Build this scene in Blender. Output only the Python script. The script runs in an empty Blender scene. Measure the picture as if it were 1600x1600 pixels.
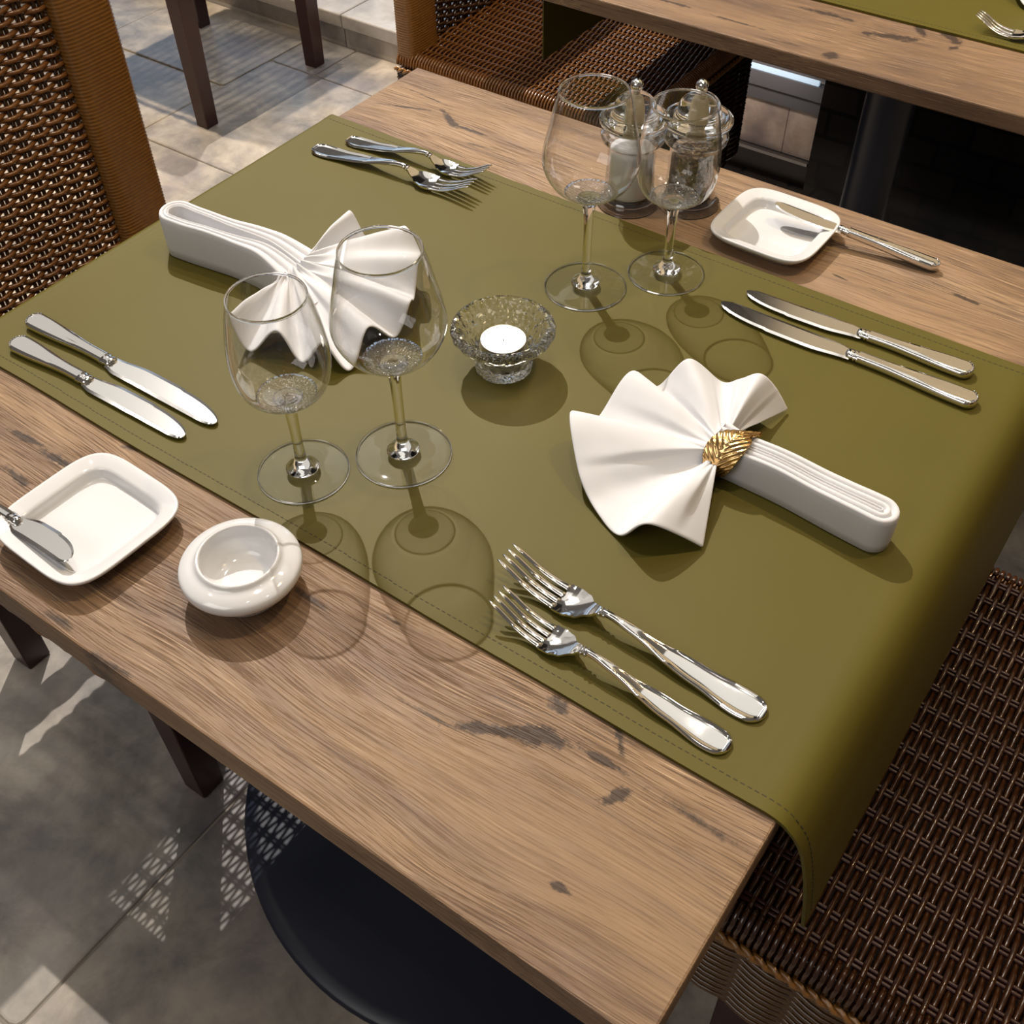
import bpy, bmesh, math, random
from mathutils import Vector, Matrix, noise
random.seed(4)
sin, cos, pi = math.sin, math.cos, math.pi
SC = bpy.context.scene
COL = SC.collection
T = 0.75            # height of the table tops above the floor

# ---------------------------------------------------------------- camera
cd = bpy.data.cameras.new('camera'); cam = bpy.data.objects.new('camera', cd); COL.objects.link(cam)
cd.sensor_width = 36; cd.sensor_fit = 'HORIZONTAL'; cd.lens = 36*1696.63/1600
cd.clip_start = .02; cd.clip_end = 60
RM = Matrix(((0.81732924, -0.41953549, 0.39492136), (0.5760758, 0.60748875, -0.54689496), (-0.01046844, 0.67449788, 0.73820256)))
cam.matrix_world = Matrix.Translation((0.83803765, -0.17947902, 0.6054079+T)) @ RM.to_4x4()
SC.camera = cam

# ---------------------------------------------------------------- colour, world, light
SC.view_settings.view_transform = 'Standard'; SC.view_settings.look = 'None'
SC.view_settings.exposure = 0.0; SC.view_settings.gamma = 1.0; SC.view_settings.use_curve_mapping = False
SC.cycles.use_denoising = True
SC.cycles.max_bounces = 14; SC.cycles.transmission_bounces = 12; SC.cycles.transparent_max_bounces = 24
SC.cycles.glossy_bounces = 6; SC.cycles.diffuse_bounces = 4
SC.cycles.caustics_refractive = True; SC.cycles.caustics_reflective = False
SC.cycles.blur_glossy = 0.6; SC.cycles.sample_clamp_indirect = 6.0
w = bpy.data.worlds.new('World'); SC.world = w; w.use_nodes = True
w.node_tree.nodes['Background'].inputs[0].default_value = (1.0, .90, .80, 1)
w.node_tree.nodes['Background'].inputs[1].default_value = 0.11

def lamp(name, loc, power, color=(1, .86, .70), radius=.03, target=None, angle=None, blend=.6):
    if target is not None:
        l = bpy.data.lights.new(name, 'SPOT'); l.spot_size = math.radians(angle or 110); l.spot_blend = blend
    else:
        l = bpy.data.lights.new(name, 'POINT')
    l.energy = power; l.color = color; l.shadow_soft_size = radius
    o = bpy.data.objects.new(name, l); COL.objects.link(o)
    o.location = (loc[0], loc[1], loc[2]+T)
    if target is not None:
        d = Vector((target[0], target[1], target[2]+T)) - o.location
        o.rotation_euler = d.to_track_quat('-Z', 'Y').to_euler()
    return o
def area(name, loc, target, sx, sy, power, color):
    l = bpy.data.lights.new(name, 'AREA'); l.shape = 'RECTANGLE'; l.size = sx; l.size_y = sy; l.energy = power; l.color = color
    o = bpy.data.objects.new(name, l); COL.objects.link(o)
    o.location = (loc[0], loc[1], loc[2]+T)
    d = Vector((target[0], target[1], target[2]+T)) - o.location
    o.rotation_euler = d.to_track_quat('-Z', 'Y').to_euler()
    return o
lamp('ceiling_spot_light', (-1.5, 1.9, 3.0), 600, (1, .93, .86), .014, (.3, .4, 0), 80)
lamp('ceiling_spot_light', (.42, .38, 2.3), 40, (1, .90, .78), .03, (.4, .3, 0), 120)
lamp('ceiling_spot_light', (1.15, 1.05, 2.2), 56, (1, .70, .34), .03, (.8, .6, 0), 110)
lamp('ceiling_spot_light', (-.6, 1.3, 2.4), 40, (1, .96, .88), .03, (.0, .5, 0), 42, 1.0)  # extra spot, added to brighten the left end of the runner
lamp('ceiling_spot_light', (-1.9, 1.3, 2.6), 480, (1, .84, .66), .05, (-1.35, 1.45, -.7), 44)
lamp('wall_washer', (1.0, .9, 2.4), 75, (1, .80, .52), .05, (.9, 2.2, 1.3), 100)
for q in ((-.9, -.5, 2.5), (.0, 1.3, 2.7), (-.6, .4, 2.9), (.9, -.4, 2.7), (1.6, .3, 2.6), (.5, 1.7, 2.8), (-2.0, .2, 2.6)):
    lamp('ceiling_spot_light', q, 5, (1, .93, .84), .025, (.3, .4, 0), 90)
# unseen area panels, added for soft fill and pale reflections in the cutlery
area('added_fill_panel', (.1, 1.75, 3.05), (.1, 1.75, 0), 2.0, 1.5, 8, (1, .96, .88))
area('added_fill_panel', (-3.4, 1.6, 3.05), (-3.4, 1.6, 0), 3.6, 3.6, 24, (1, .95, .88))
area('added_fill_panel', (-1.6, 2.2, 2.7), (0, .6, 0), 1.4, .8, 6, (1, .97, .93))
area('added_fill_panel', (.1, -1.9, 1.9), (.4, .2, 0), 1.6, 1.2, 17, (1, .95, .91))  # fill added on the camera side, lifts the front faces of the napkins
area('recess_fill', (-.1, 1.94, -.44), (-.1, 2.03, -.62), .34, .03, .35, (1, .86, .76))  # added area light without a fixture, brightens the stone in the opening
area('daylight', (-2.6, 2.9, .5), (-.6, 1.2, -.4), 1.6, 1.6, 4, (.62, .78, 1))

# ---------------------------------------------------------------- material helpers
def mat(name):
    m = bpy.data.materials.new(name); m.use_nodes = True
    nt = m.node_tree; b = nt.nodes['Principled BSDF']
    return m, nt, b
def N(nt, kind, **kw):
    n = nt.nodes.new(kind)
    for k, v in kw.items():
        if k.startswith('i_'):
            key = k[2:]; n.inputs[int(key) if key.isdigit() else key.replace('_', ' ')].default_value = v
        else: setattr(n, k, v)
    return n
def L(nt, a, b): nt.links.new(a, b)
def math_(nt, op, a, b=None, c=None, clamp=False):
    n = nt.nodes.new('ShaderNodeMath'); n.operation = op; n.use_clamp = clamp
    for i, v in enumerate((a, b, c)):
        if v is None: continue
        if isinstance(v, (int, float)): n.inputs[i].default_value = v
        else: nt.links.new(v, n.inputs[i])
    return n.outputs[0]
def ramp(nt, fac, stops):
    n = nt.nodes.new('ShaderNodeValToRGB'); nt.links.new(fac, n.inputs[0])
    e = n.color_ramp.elements
    while len(e) > 1: e.remove(e[-1])
    e[0].position = stops[0][0]; e[0].color = (*stops[0][1], 1)
    for p_, c_ in stops[1:]:
        q = e.new(p_); q.color = (*c_, 1)
    return n.outputs[0]
def mix(nt, fac, a, b, mode='MIX'):
    n = nt.nodes.new('ShaderNodeMix'); n.data_type = 'RGBA'; n.blend_type = mode
    for s, v in ((0, fac), (6, a), (7, b)):
        if isinstance(v, (int, float)): n.inputs[s].default_value = v
        elif isinstance(v, tuple): n.inputs[s].default_value = (*v, 1)
        else: nt.links.new(v, n.inputs[s])
    return n.outputs[2]
def coords(nt, scale=(1, 1, 1), rot=(0, 0, 0), loc=(0, 0, 0), src=None):
    if src is None:
        tc = nt.nodes.new('ShaderNodeTexCoord'); src = tc.outputs['Object']
    mp = nt.nodes.new('ShaderNodeMapping'); nt.links.new(src, mp.inputs[0])
    mp.inputs['Scale'].default_value = scale; mp.inputs['Rotation'].default_value = rot; mp.inputs['Location'].default_value = loc
    return mp.outputs[0]
def noise_(nt, vec, scale=5, detail=4, rough=.5, dist=0):
    n = nt.nodes.new('ShaderNodeTexNoise'); nt.links.new(vec, n.inputs['Vector'])
    n.inputs['Scale'].default_value = scale; n.inputs['Detail'].default_value = detail
    n.inputs['Roughness'].default_value = rough; n.inputs['Distortion'].default_value = dist
    return n.outputs[0]
def bump(nt, b, h, strength=.3, dist=.001):
    n = nt.nodes.new('ShaderNodeBump'); n.inputs['Strength'].default_value = strength; n.inputs['Distance'].default_value = dist
    nt.links.new(h, n.inputs['Height']); nt.links.new(n.outputs[0], b.inputs['Normal'])
def simple(name, col, rough=.5, metal=0, coat=0, spec=None):
    m, nt, b = mat(name)
    b.inputs['Base Color'].default_value = (*col, 1); b.inputs['Roughness'].default_value = rough; b.inputs['Metallic'].default_value = metal
    if coat: b.inputs['Coat Weight'].default_value = coat; b.inputs['Coat Roughness'].default_value = .08
    if spec is not None: b.inputs['Specular IOR Level'].default_value = spec
    return m
# wood: long grain along x, brushed relief, dark cracks/knots given as (x, y, half length, half width, angle, strength)
def wood(name, marks, seed=0.0, dark=1.0):
    m, nt, b = mat(name)
    tc = nt.nodes.new('ShaderNodeTexCoord'); P = tc.outputs['Object']
    warp = noise_(nt, coords(nt, (2.2, 4, 4), loc=(seed, seed, 0), src=P), 1.0, 2)
    w1 = math_(nt, 'MULTIPLY_ADD', warp, .07, -.035)
    cx = nt.nodes.new('ShaderNodeCombineXYZ'); L(nt, w1, cx.inputs[1])
    va = nt.nodes.new('ShaderNodeVectorMath'); va.operation = 'ADD'; L(nt, P, va.inputs[0]); L(nt, cx.outputs[0], va.inputs[1])
    Q = va.outputs[0]
    big = noise_(nt, coords(nt, (1.6, 9, 9), loc=(seed, 0, 0), src=Q), 1.0, 4, .6)
    mid = noise_(nt, coords(nt, (4, 60, 60), loc=(seed, 2, 0), src=Q), 1.0, 4, .6)
    fib = noise_(nt, coords(nt, (17, 800, 800), loc=(seed, 5, 0), src=Q), 1.0, 3, .65)
    blot = noise_(nt, coords(nt, (9, 14, 14), loc=(seed, 7, 0), src=P), 1.0, 5, .65)
    c = ramp(nt, big, [(.28, (.095, .056, .036)), (.42, (.19, .114, .064)), (.58, (.285, .178, .096)), (.75, (.39, .26, .15))])
    c = mix(nt, math_(nt, 'MULTIPLY', math_(nt, 'SUBTRACT', .52, mid, clamp=True), 2.2, clamp=True), c, (.10, .062, .045))
    c = mix(nt, math_(nt, 'MULTIPLY', math_(nt, 'SUBTRACT', blot, .52, clamp=True), 1.6, clamp=True), c, (.22, .15, .125))
    f2 = math_(nt, 'MULTIPLY', math_(nt, 'SUBTRACT', .47, fib, clamp=True), 9, clamp=True)
    patch = ramp(nt, noise_(nt, coords(nt, (3, 9, 9), loc=(seed+3, 1, 0), src=P), 1, 3), [(.34, (.25,)*3), (.60, (1,)*3)])
    f2 = math_(nt, 'MULTIPLY', f2, patch)
    c = mix(nt, math_(nt, 'MULTIPLY', f2, .75), c, (.045, .026, .018))
    f3 = math_(nt, 'MULTIPLY', math_(nt, 'SUBTRACT', fib, .58, clamp=True), 7, clamp=True)
    c = mix(nt, math_(nt, 'MULTIPLY', math_(nt, 'MULTIPLY', f3, patch), .75), c, (.62, .44, .27))
    dn = noise_(nt, coords(nt, (1, 1, 1), loc=(seed, 0, 4), src=P), 45, 5, .75)
    tot = None
    for (x, y, a, bb, ang, st) in marks:
        mp = nt.nodes.new('ShaderNodeMapping'); mp.vector_type = 'TEXTURE'; L(nt, P, mp.inputs[0])
        mp.inputs['Location'].default_value = (x, y, 0); mp.inputs['Rotation'].default_value = (0, 0, ang)
        mp.inputs['Scale'].default_value = (a, bb, 1)
        sx = nt.nodes.new('ShaderNodeVectorMath'); sx.operation = 'MULTIPLY'; L(nt, mp.outputs[0], sx.inputs[0]); sx.inputs[1].default_value = (1, 1, 0)
        ln = nt.nodes.new('ShaderNodeVectorMath'); ln.operation = 'LENGTH'; L(nt, sx.outputs[0], ln.inputs[0])
        d = math_(nt, 'ADD', ln.outputs['Value'], math_(nt, 'MULTIPLY_ADD', dn, 3.2, -1.5))
        k = math_(nt, 'MULTIPLY', math_(nt, 'SUBTRACT', 1.0, d, clamp=True), 2.6*st, clamp=True)
        tot = k if tot is None else math_(nt, 'MAXIMUM', tot, k)
    if tot is not None: c = mix(nt, math_(nt, 'MULTIPLY', tot, .86), c, (.034, .022, .016))
    L(nt, c, b.inputs['Base Color'])
    b.inputs['Roughness'].default_value = .5; b.inputs['Specular IOR Level'].default_value = .3
    h = math_(nt, 'SUBTRACT', math_(nt, 'MULTIPLY', fib, 1.0), math_(nt, 'MULTIPLY', f2, .8))
    bump(nt, b, h, .55, .0008)
    return m
M = {}
M['wood'] = wood('laminate_wood', [(0.6107, 0.107, 0.0311, 0.006, 0.434, 1), (0.6436, 0.1222, 0.0252, 0.008, 0.363, 1), (0.6797, 0.1294, 0.0199, 0.0035, 0.033, 1), (0.6401, 0.1464, 0.0132, 0.007, -0.62, 0.9), (0.6833, 0.1478, 0.0173, 0.0045, -0.835, 0.9), (0.7021, 0.1141, 0.0138, 0.006, 1.05, 1), (0.7043, 0.0461, 0.0115, 0.0035, 0.052, 0.9), (0.7487, 0.1276, 0.0456, 0.004, -0.031, 0.45), (0.1833, 0.1098, 0.0258, 0.0055, 0.007, 1), (0.1382, 0.1114, 0.031, 0.004, 0.044, 0.8), (0.1726, 0.0787, 0.0254, 0.005, -0.082, 0.7), (0.2226, 0.1522, 0.0164, 0.003, 0.343, 0.5), (0.3118, 0.0065, 0.0218, 0.004, 0.069, 0.5), (0.3676, 0.0013, 0.0302, 0.003, 0.091, 0.5), (0.1092, 0.7204, 0.0262, 0.006, -0.527, 0.9), (0.1487, 0.7131, 0.0306, 0.003, -0.0, 0.8), (0.0515, 0.7145, 0.0494, 0.002, 0.327, 0.6), (0.0587, 0.7471, 0.0352, 0.002, -0.09, 0.6), (0.1777, 0.6916, 0.0327, 0.003, 0.095, 0.4), (0.597, 0.6865, 0.016, 0.0025, -0.16, 0.8), (0.7024, 0.7203, 0.0197, 0.0025, -0.106, 0.8), (0.6145, 0.8216, 0.0188, 0.006, -0.183, 0.35), (0.707, 0.6467, 0.0217, 0.002, -0.181, 0.5), (0.6285, 0.6864, 0.0251, 0.002, -0.0, 0.4), (0.4956, 0.6767, 0.019, 0.004, 0.087, 0.4), (0.4415, 0.1204, 0.0295, 0.004, -0.054, 0.5), (0.5081, 0.1391, 0.0134, 0.003, -0.024, 0.5), (0.3916, 0.0822, 0.0145, 0.003, 0.007, 0.5), (0.5793, 0.094, 0.0259, 0.002, 0.053, 0.5)], 0.0)
M['wood_far'] = wood('laminate_wood_far', [(0.4378, 1.1951, 0.0473, 0.01, 0.255, 0.9), (0.4622, 1.2346, 0.0236, 0.008, -0.814, 0.9), (0.506, 1.2311, 0.0192, 0.009, -0.72, 1), (0.3519, 1.2117, 0.0482, 0.006, -0.02, 0.7), (0.3989, 1.1033, 0.014, 0.012, 0.076, 0.9), (0.2599, 1.1263, 0.053, 0.003, -0.021, 0.6), (0.1584, 1.132, 0.0505, 0.004, -0.018, 0.6), (0.5158, 1.2077, 0.0121, 0.005, 1.114, 0.8), (0.3242, 1.0433, 0.0562, 0.002, -0.063, 0.5), (0.5134, 1.0674, 0.0174, 0.008, 0.054, 0.35), (0.598, 1.061, 0.0262, 0.003, -0.103, 0.5), (0.3325, 1.1062, 0.0392, 0.003, 0.041, 0.4)], 3.3)
# faux leather
m, nt, b = mat('olive_faux_leather')
n1 = noise_(nt, coords(nt), 900, 2, .5); n2 = noise_(nt, coords(nt), 5, 3, .5)
L(nt, mix(nt, n2, (.084, .070, .0095), (.108, .088, .0135)), b.inputs['Base Color'])
b.inputs['Roughness'].default_value = .55; b.inputs['Specular IOR Level'].default_value = .20
bump(nt, b, n1, .12, .0004)
M['cloth'] = m
M['stitch'] = simple('stitch_thread', (.035, .028, .008), .8)
# napkin
m, nt, b = mat('white_napkin')
b.inputs['Base Color'].default_value = (.66, .66, .68, 1); b.inputs['Roughness'].default_value = .85
b.inputs['Sheen Weight'].default_value = .2
b.inputs['Subsurface Weight'].default_value = .12; b.inputs['Subsurface Radius'].default_value = (.006, .005, .0045); b.inputs['Subsurface Scale'].default_value = 1
bump(nt, b, noise_(nt, coords(nt), 1500, 2), .05, .0003)
M['napkin'] = m
M['silver'] = simple('polished_steel', (.78, .765, .74), .085, 1)
M['silver_satin'] = simple('satin_steel_blade', (.80, .785, .76), .16, 1)
m, nt, b = mat('gold_metal')
b.inputs['Base Color'].default_value = (.86, .56, .25, 1); b.inputs['Metallic'].default_value = 1; b.inputs['Roughness'].default_value = .2
M['gold'] = m
M['porcelain'] = simple('white_porcelain', (.67, .67, .68), .08, 0, .6)
M['wax'] = None
m, nt, b = mat('lit_candle_wax'); b.inputs['Base Color'].default_value = (.95, .9, .8, 1)
b.inputs['Emission Color'].default_value = (1, .93, .80, 1); b.inputs['Emission Strength'].default_value = 2.6
M['wax'] = m
m, nt, b = mat('candle_flame'); b.inputs['Base Color'].default_value = (1, .8, .5, 1)
b.inputs['Emission Color'].default_value = (1, .80, .45, 1); b.inputs['Emission Strength'].default_value = 9
M['flame'] = m
M['alu'] = simple('aluminium_cup', (.8, .78, .75), .3, 1)
M['wick'] = simple('black_wick', (.01, .01, .01), .9)
def glass(name, ior=1.5, col=(1, 1, 1)):
    m = bpy.data.materials.new(name); m.use_nodes = True; nt = m.node_tree
    nt.nodes.clear(); o = nt.nodes.new('ShaderNodeOutputMaterial'); g = nt.nodes.new('ShaderNodeBsdfGlass')
    g.inputs['Roughness'].default_value = 0; g.inputs['IOR'].default_value = ior; g.inputs['Color'].default_value = (*col, 1)
    L(nt, g.outputs[0], o.inputs[0]); return m
def thin_glass(name, base=.03, edge=1.0, tint=(1, 1, 1), pw=3.2):      # a wall too thin to bend light: fresnel reflection over transparency
    m = bpy.data.materials.new(name); m.use_nodes = True; nt = m.node_tree
    nt.nodes.clear(); o = nt.nodes.new('ShaderNodeOutputMaterial')
    t = nt.nodes.new('ShaderNodeBsdfTransparent'); t.inputs[0].default_value = (*tint, 1)
    g = nt.nodes.new('ShaderNodeBsdfGlossy'); g.inputs['Roughness'].default_value = .02
    lw = nt.nodes.new('ShaderNodeLayerWeight'); lw.inputs[0].default_value = .5
    f = math_(nt, 'POWER', lw.outputs['Facing'], pw)
    f = math_(nt, 'MULTIPLY_ADD', f, edge, base, clamp=True)
    mx = nt.nodes.new('ShaderNodeMixShader'); L(nt, f, mx.inputs[0]); L(nt, t.outputs[0], mx.inputs[1]); L(nt, g.outputs[0], mx.inputs[2])
    L(nt, mx.outputs[0], o.inputs[0]); return m
M['glass'] = glass('clear_glass', 1.5)
def add_bump(m, scale, strength):
    nt = m.node_tree; bn = nt.nodes.new('ShaderNodeBump'); bn.inputs['Strength'].default_value = strength; bn.inputs['Distance'].default_value = .002
    v = nt.nodes.new('ShaderNodeTexVoronoi'); v.inputs['Scale'].default_value = scale; nt.links.new(coords(nt), v.inputs[0]); nt.links.new(v.outputs['Distance'], bn.inputs['Height'])
    for n in nt.nodes:
        if n.type == 'BSDF_GLOSSY': nt.links.new(bn.outputs[0], n.inputs['Normal'])
M['thin'] = thin_glass('thin_wine_glass', .07, 1.1, (.985, .985, .985), 2.6)
M['foot'] = thin_glass('glass_foot', .011, 1.3, (.98, .98, .975), 4.0)
M['cut_glass'] = glass('cut_glass', 1.52)
ntc = M['cut_glass'].node_tree; bn = ntc.nodes.new('ShaderNodeBump'); bn.inputs['Strength'].default_value = .9; bn.inputs['Distance'].default_value = .0015
vc = ntc.nodes.new('ShaderNodeTexVoronoi'); vc.inputs['Scale'].default_value = 190; L(ntc, coords(ntc), vc.inputs[0]); L(ntc, vc.outputs['Distance'], bn.inputs['Height'])
for n_ in ntc.nodes:
    if n_.type == 'BSDF_GLASS': L(ntc, bn.outputs[0], n_.inputs['Normal'])
M['acrylic'] = thin_glass('clear_acrylic', .14, 1.25, (.99, .99, .99), 2.4)
M['sparkle'] = thin_glass('thick_glass_base', .13, 1.0, (.98, .98, .98)); add_bump(M['sparkle'], 420, .8)
M['salt'] = simple('white_salt', (.93, .92, .91), .7)
sb_ = M['salt'].node_tree.nodes['Principled BSDF']; sb_.inputs['Subsurface Weight'].default_value = .8; sb_.inputs['Subsurface Radius'].default_value = (1, .95, .9); sb_.inputs['Subsurface Scale'].default_value = .015
m, nt, b = mat('peppercorns')
v = nt.nodes.new('ShaderNodeTexVoronoi'); v.inputs['Scale'].default_value = 330; L(nt, coords(nt), v.inputs[0])
L(nt, ramp(nt, v.outputs['Color'], [(.2, (.030, .018, .010)), (.5, (.15, .09, .045)), (.8, (.38, .27, .16))]), b.inputs['Base Color'])
bump(nt, b, v.outputs['Distance'], .8, .002); b.inputs['Roughness'].default_value = .6
M['pepper'] = m
M['grinder'] = simple('dark_blue_grinder', (.012, .014, .05), .3)
M['ivory'] = simple('ivory_spindle', (.62, .52, .33), .35)
M['black_metal'] = simple('dark_coated_steel', (.017, .022, .040), .38)
M['black_wall'] = None
# stone tiles
def stone(name, cols, sc=1.0):
    m, nt, b = mat(name)
    g = nt.nodes.new('ShaderNodeNewGeometry'); oi = nt.nodes.new('ShaderNodeObjectInfo')
    P = coords(nt, (1, 1, 1), src=g.outputs['Position'])
    n1 = noise_(nt, P, 3.2*sc, 6, .6, .6); n2 = noise_(nt, P, 11*sc, 5, .65, .3); n3 = noise_(nt, coords(nt, loc=(5, 3, 1), src=g.outputs['Position']), 4.5*sc, 4, .5)
    c = ramp(nt, n1, [(.36, cols[0]), (.47, cols[1]), (.55, cols[2]), (.66, cols[3])])
    c = mix(nt, math_(nt, 'MULTIPLY', math_(nt, 'SUBTRACT', n3, .55, clamp=True), 3.0, clamp=True), c, (.40, .28, .13))
    c = mix(nt, .42, c, ramp(nt, n2, [(.36, cols[0]), (.64, cols[3])]))
    c = mix(nt, math_(nt, 'MULTIPLY', math_(nt, 'SUBTRACT', .47, n3, clamp=True), 3.5, clamp=True), c, (.17, .15, .17))
    c = mix(nt, .5, c, mix(nt, oi.outputs['Random'], (.85, .86, .9), (1.0, .95, .88)), 'MULTIPLY')
    L(nt, c, b.inputs['Base Color']); b.inputs['Roughness'].default_value = .34; b.inputs['Specular IOR Level'].default_value = .5
    bump(nt, b, n2, .35, .003)
    return m
M['stone'] = stone('flagstone', [(.13, .13, .13), (.25, .22, .19), (.42, .36, .29), (.60, .54, .46)])
M['grout'] = simple('grout', (.26, .23, .19), .9)
M['ledge'] = stone('pale_ledge_stone', [(.28, .25, .22), (.40, .36, .31), (.48, .44, .38), (.56, .53, .50)], 1.3)
# cane
def cane(name, c1, c2, rough=.28):
    m, nt, b = mat(name)
    n = noise_(nt, coords(nt), 9, 3, .6); n2 = noise_(nt, coords(nt, (1, 1, 1)), 140, 2, .6)
    L(nt, mix(nt, math_(nt, 'MULTIPLY_ADD', n2, 1.4, -.25, clamp=True), mix(nt, n, c1, c2), c1), b.inputs['Base Color'])
    b.inputs['Roughness'].default_value = rough; b.inputs['Specular IOR Level'].default_value = .6
    b.inputs['Coat Weight'].default_value = .35; b.inputs['Coat Roughness'].default_value = .15
    return m
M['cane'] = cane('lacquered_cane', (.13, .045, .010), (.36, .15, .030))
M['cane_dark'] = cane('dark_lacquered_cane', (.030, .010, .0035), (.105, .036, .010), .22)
M['cane_mid'] = cane('brown_cane', (.055, .024, .006), (.15, .068, .016), .3)
M['cane_wrap'] = cane('golden_cane_wrapping', (.20, .085, .018), (.42, .20, .045), .3)
M['mahogany'] = simple('dark_mahogany', (.040, .011, .009), .35)

# ---------------------------------------------------------------- mesh helpers
def mesh(name, V, F, m, parent=None, smooth=True, loc=None):
    me = bpy.data.meshes.new(name); me.from_pydata([tuple(v) for v in V], [], F); me.update()
    me.materials.append(m)
    if smooth: me.polygons.foreach_set('use_smooth', [True]*len(me.polygons))
    o = bpy.data.objects.new(name, me); COL.objects.link(o)
    if parent is not None: o.parent = parent
    if loc: o.location = loc
    return o
def fixn(o):
    bm = bmesh.new(); bm.from_mesh(o.data); bmesh.ops.recalc_face_normals(bm, faces=bm.faces); bm.to_mesh(o.data); bm.free(); return o
def sharp(o, deg=35):
    me = o.data; bm = bmesh.new(); bm.from_mesh(me)
    for e in bm.edges:
        if len(e.link_faces) == 2 and e.calc_face_angle(0) > math.radians(deg): e.smooth = False
    bm.to_mesh(me); bm.free(); return o
class MB:
    def __init__(s): s.V = []; s.F = []
    def add(s, V, F):
        k = len(s.V); s.V += [tuple(v) for v in V]; s.F += [tuple(i+k for i in f) for f in F]
    def loft(s, rings, cap=True, closed=True):
        n = len(rings[0]); k = len(s.V); F = []
        for r in rings: s.V += [tuple(v) for v in r]
        for i in range(len(rings)-1):
            for j in range(n if closed else n-1):
                a = k+i*n+j; b_ = k+i*n+(j+1) % n; s.F.append((a, b_, b_+n, a+n))
        if cap:
            s.F.append(tuple(k+j for j in reversed(range(n)))); s.F.append(tuple(k+(len(rings)-1)*n+j for j in range(n)))
    def tube(s, pts, r, n=6, cap=True):
        pts = [Vector(p_) for p_ in pts]; rings = []
        for i, p_ in enumerate(pts):
            d = (pts[min(i+1, len(pts)-1)]-pts[max(i-1, 0)]).normalized()
            up = Vector((0, 0, 1)) if abs(d.z) < .9 else Vector((1, 0, 0))
            a = d.cross(up).normalized(); b_ = a.cross(d); rr = r[i] if isinstance(r, (list, tuple)) else r
            rings.append([p_+a*cos(t)*rr+b_*sin(t)*rr for t in [2*pi*j/n for j in range(n)]])
        s.loft(rings, cap)
    def box(s, x0, x1, y0, y1, z0, z1, bev=0):
        if not bev:
            V = [(x, y, z) for z in (z0, z1) for y in (y0, y1) for x in (x0, x1)]
            s.add(V, [(0, 2, 3, 1), (4, 5, 7, 6), (0, 1, 5, 4), (2, 6, 7, 3), (0, 4, 6, 2), (1, 3, 7, 5)]); return
        b = bev; rings = []
        for z, i in ((z0, b), (z0+b, 0), (z1-b, 0), (z1-b*.3, b*.3), (z1, b)):
            X0, X1, Y0, Y1 = x0+i, x1-i, y0+i, y1-i; c = max(b-i, 0)*.6+.0001
            rings.append([(X0+c, Y0, z), (X1-c, Y0, z), (X1, Y0+c, z), (X1, Y1-c, z), (X1-c, Y1, z), (X0+c, Y1, z), (X0, Y1-c, z), (X0, Y0+c, z)])
        s.loft(rings)
    def lathe(s, prof, n=48, cx=0, cy=0, mod=None):
        rings = []
        for (r, z) in prof:
            rings.append([(cx+max(r, 1e-5)*(mod(t, z) if mod else 1)*cos(t), cy+max(r, 1e-5)*(mod(t, z) if mod else 1)*sin(t), z) for t in [2*pi*j/n for j in range(n)]])
        s.loft(rings, cap=True)
    def build(s, name, m, parent=None, smooth=True, kind=None):
        o = mesh(name, s.V, s.F, m, parent, smooth)
        if kind: o['kind'] = kind
        return o
def bev_obj(o, w_=.002, seg=2, ang=40):
    md = o.modifiers.new('bevel', 'BEVEL'); md.width = w_; md.segments = seg; md.limit_method = 'ANGLE'; md.angle_limit = math.radians(ang); return o
def thing(name, label, cat, loc=(0, 0, 0), rz=0, group=None):
    o = bpy.data.objects.new(name, None); COL.objects.link(o); o.location = (loc[0], loc[1], loc[2]+T); o.rotation_euler = (0, 0, rz)
    o.empty_display_size = .05
    o['label'] = label; o['category'] = cat
    if group: o['group'] = group
    return o
def dup(root, loc, rz, label, group=None):
    r = root.copy(); COL.objects.link(r); r.location = (loc[0], loc[1], loc[2]+T); r.rotation_euler = (0, 0, rz); r['label'] = label
    if group: r['group'] = group
    def kids(a, bb):
        for ch in [o for o in ALLKIDS if o.parent == a]:
            c = ch.copy(); COL.objects.link(c); c.parent = bb; kids(ch, c)
    ALLKIDS = list(bpy.data.objects)
    kids(root, r); return r
def sub(prof, n=3):      # smooth a lathe profile (Catmull-Rom)
    P = [Vector((a, b_)) for a, b_ in prof]; out = []
    for i in range(len(P)-1):
        p0, p1, p2, p3 = P[max(i-1, 0)], P[i], P[i+1], P[min(i+2, len(P)-1)]
        for k in range(n):
            t = k/n
            q = .5*((2*p1)+(-p0+p2)*t+(2*p0-5*p1+4*p2-p3)*t*t+(-p0+3*p1-3*p2+p3)*t**3); out.append((max(q.x, 0), q.y))
    out.append(tuple(P[-1])); return out
def cr(P, n=6, closed=False):
    P = [Vector(q) for q in P]; out = []; m_ = len(P)
    for i in range(m_-1):
        p0, p1, p2, p3 = P[max(i-1, 0)], P[i], P[i+1], P[min(i+2, m_-1)]
        for k in range(n):
            t = k/n; out.append(.5*((2*p1)+(-p0+p2)*t+(2*p0-5*p1+4*p2-p3)*t*t+(-p0+3*p1-3*p2+p3)*t**3))
    out.append(P[-1]); return out
def sm(a, b_, x): t = min(max((x-a)/(b_-a), 0), 1); return t*t*(3-2*t)

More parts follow.
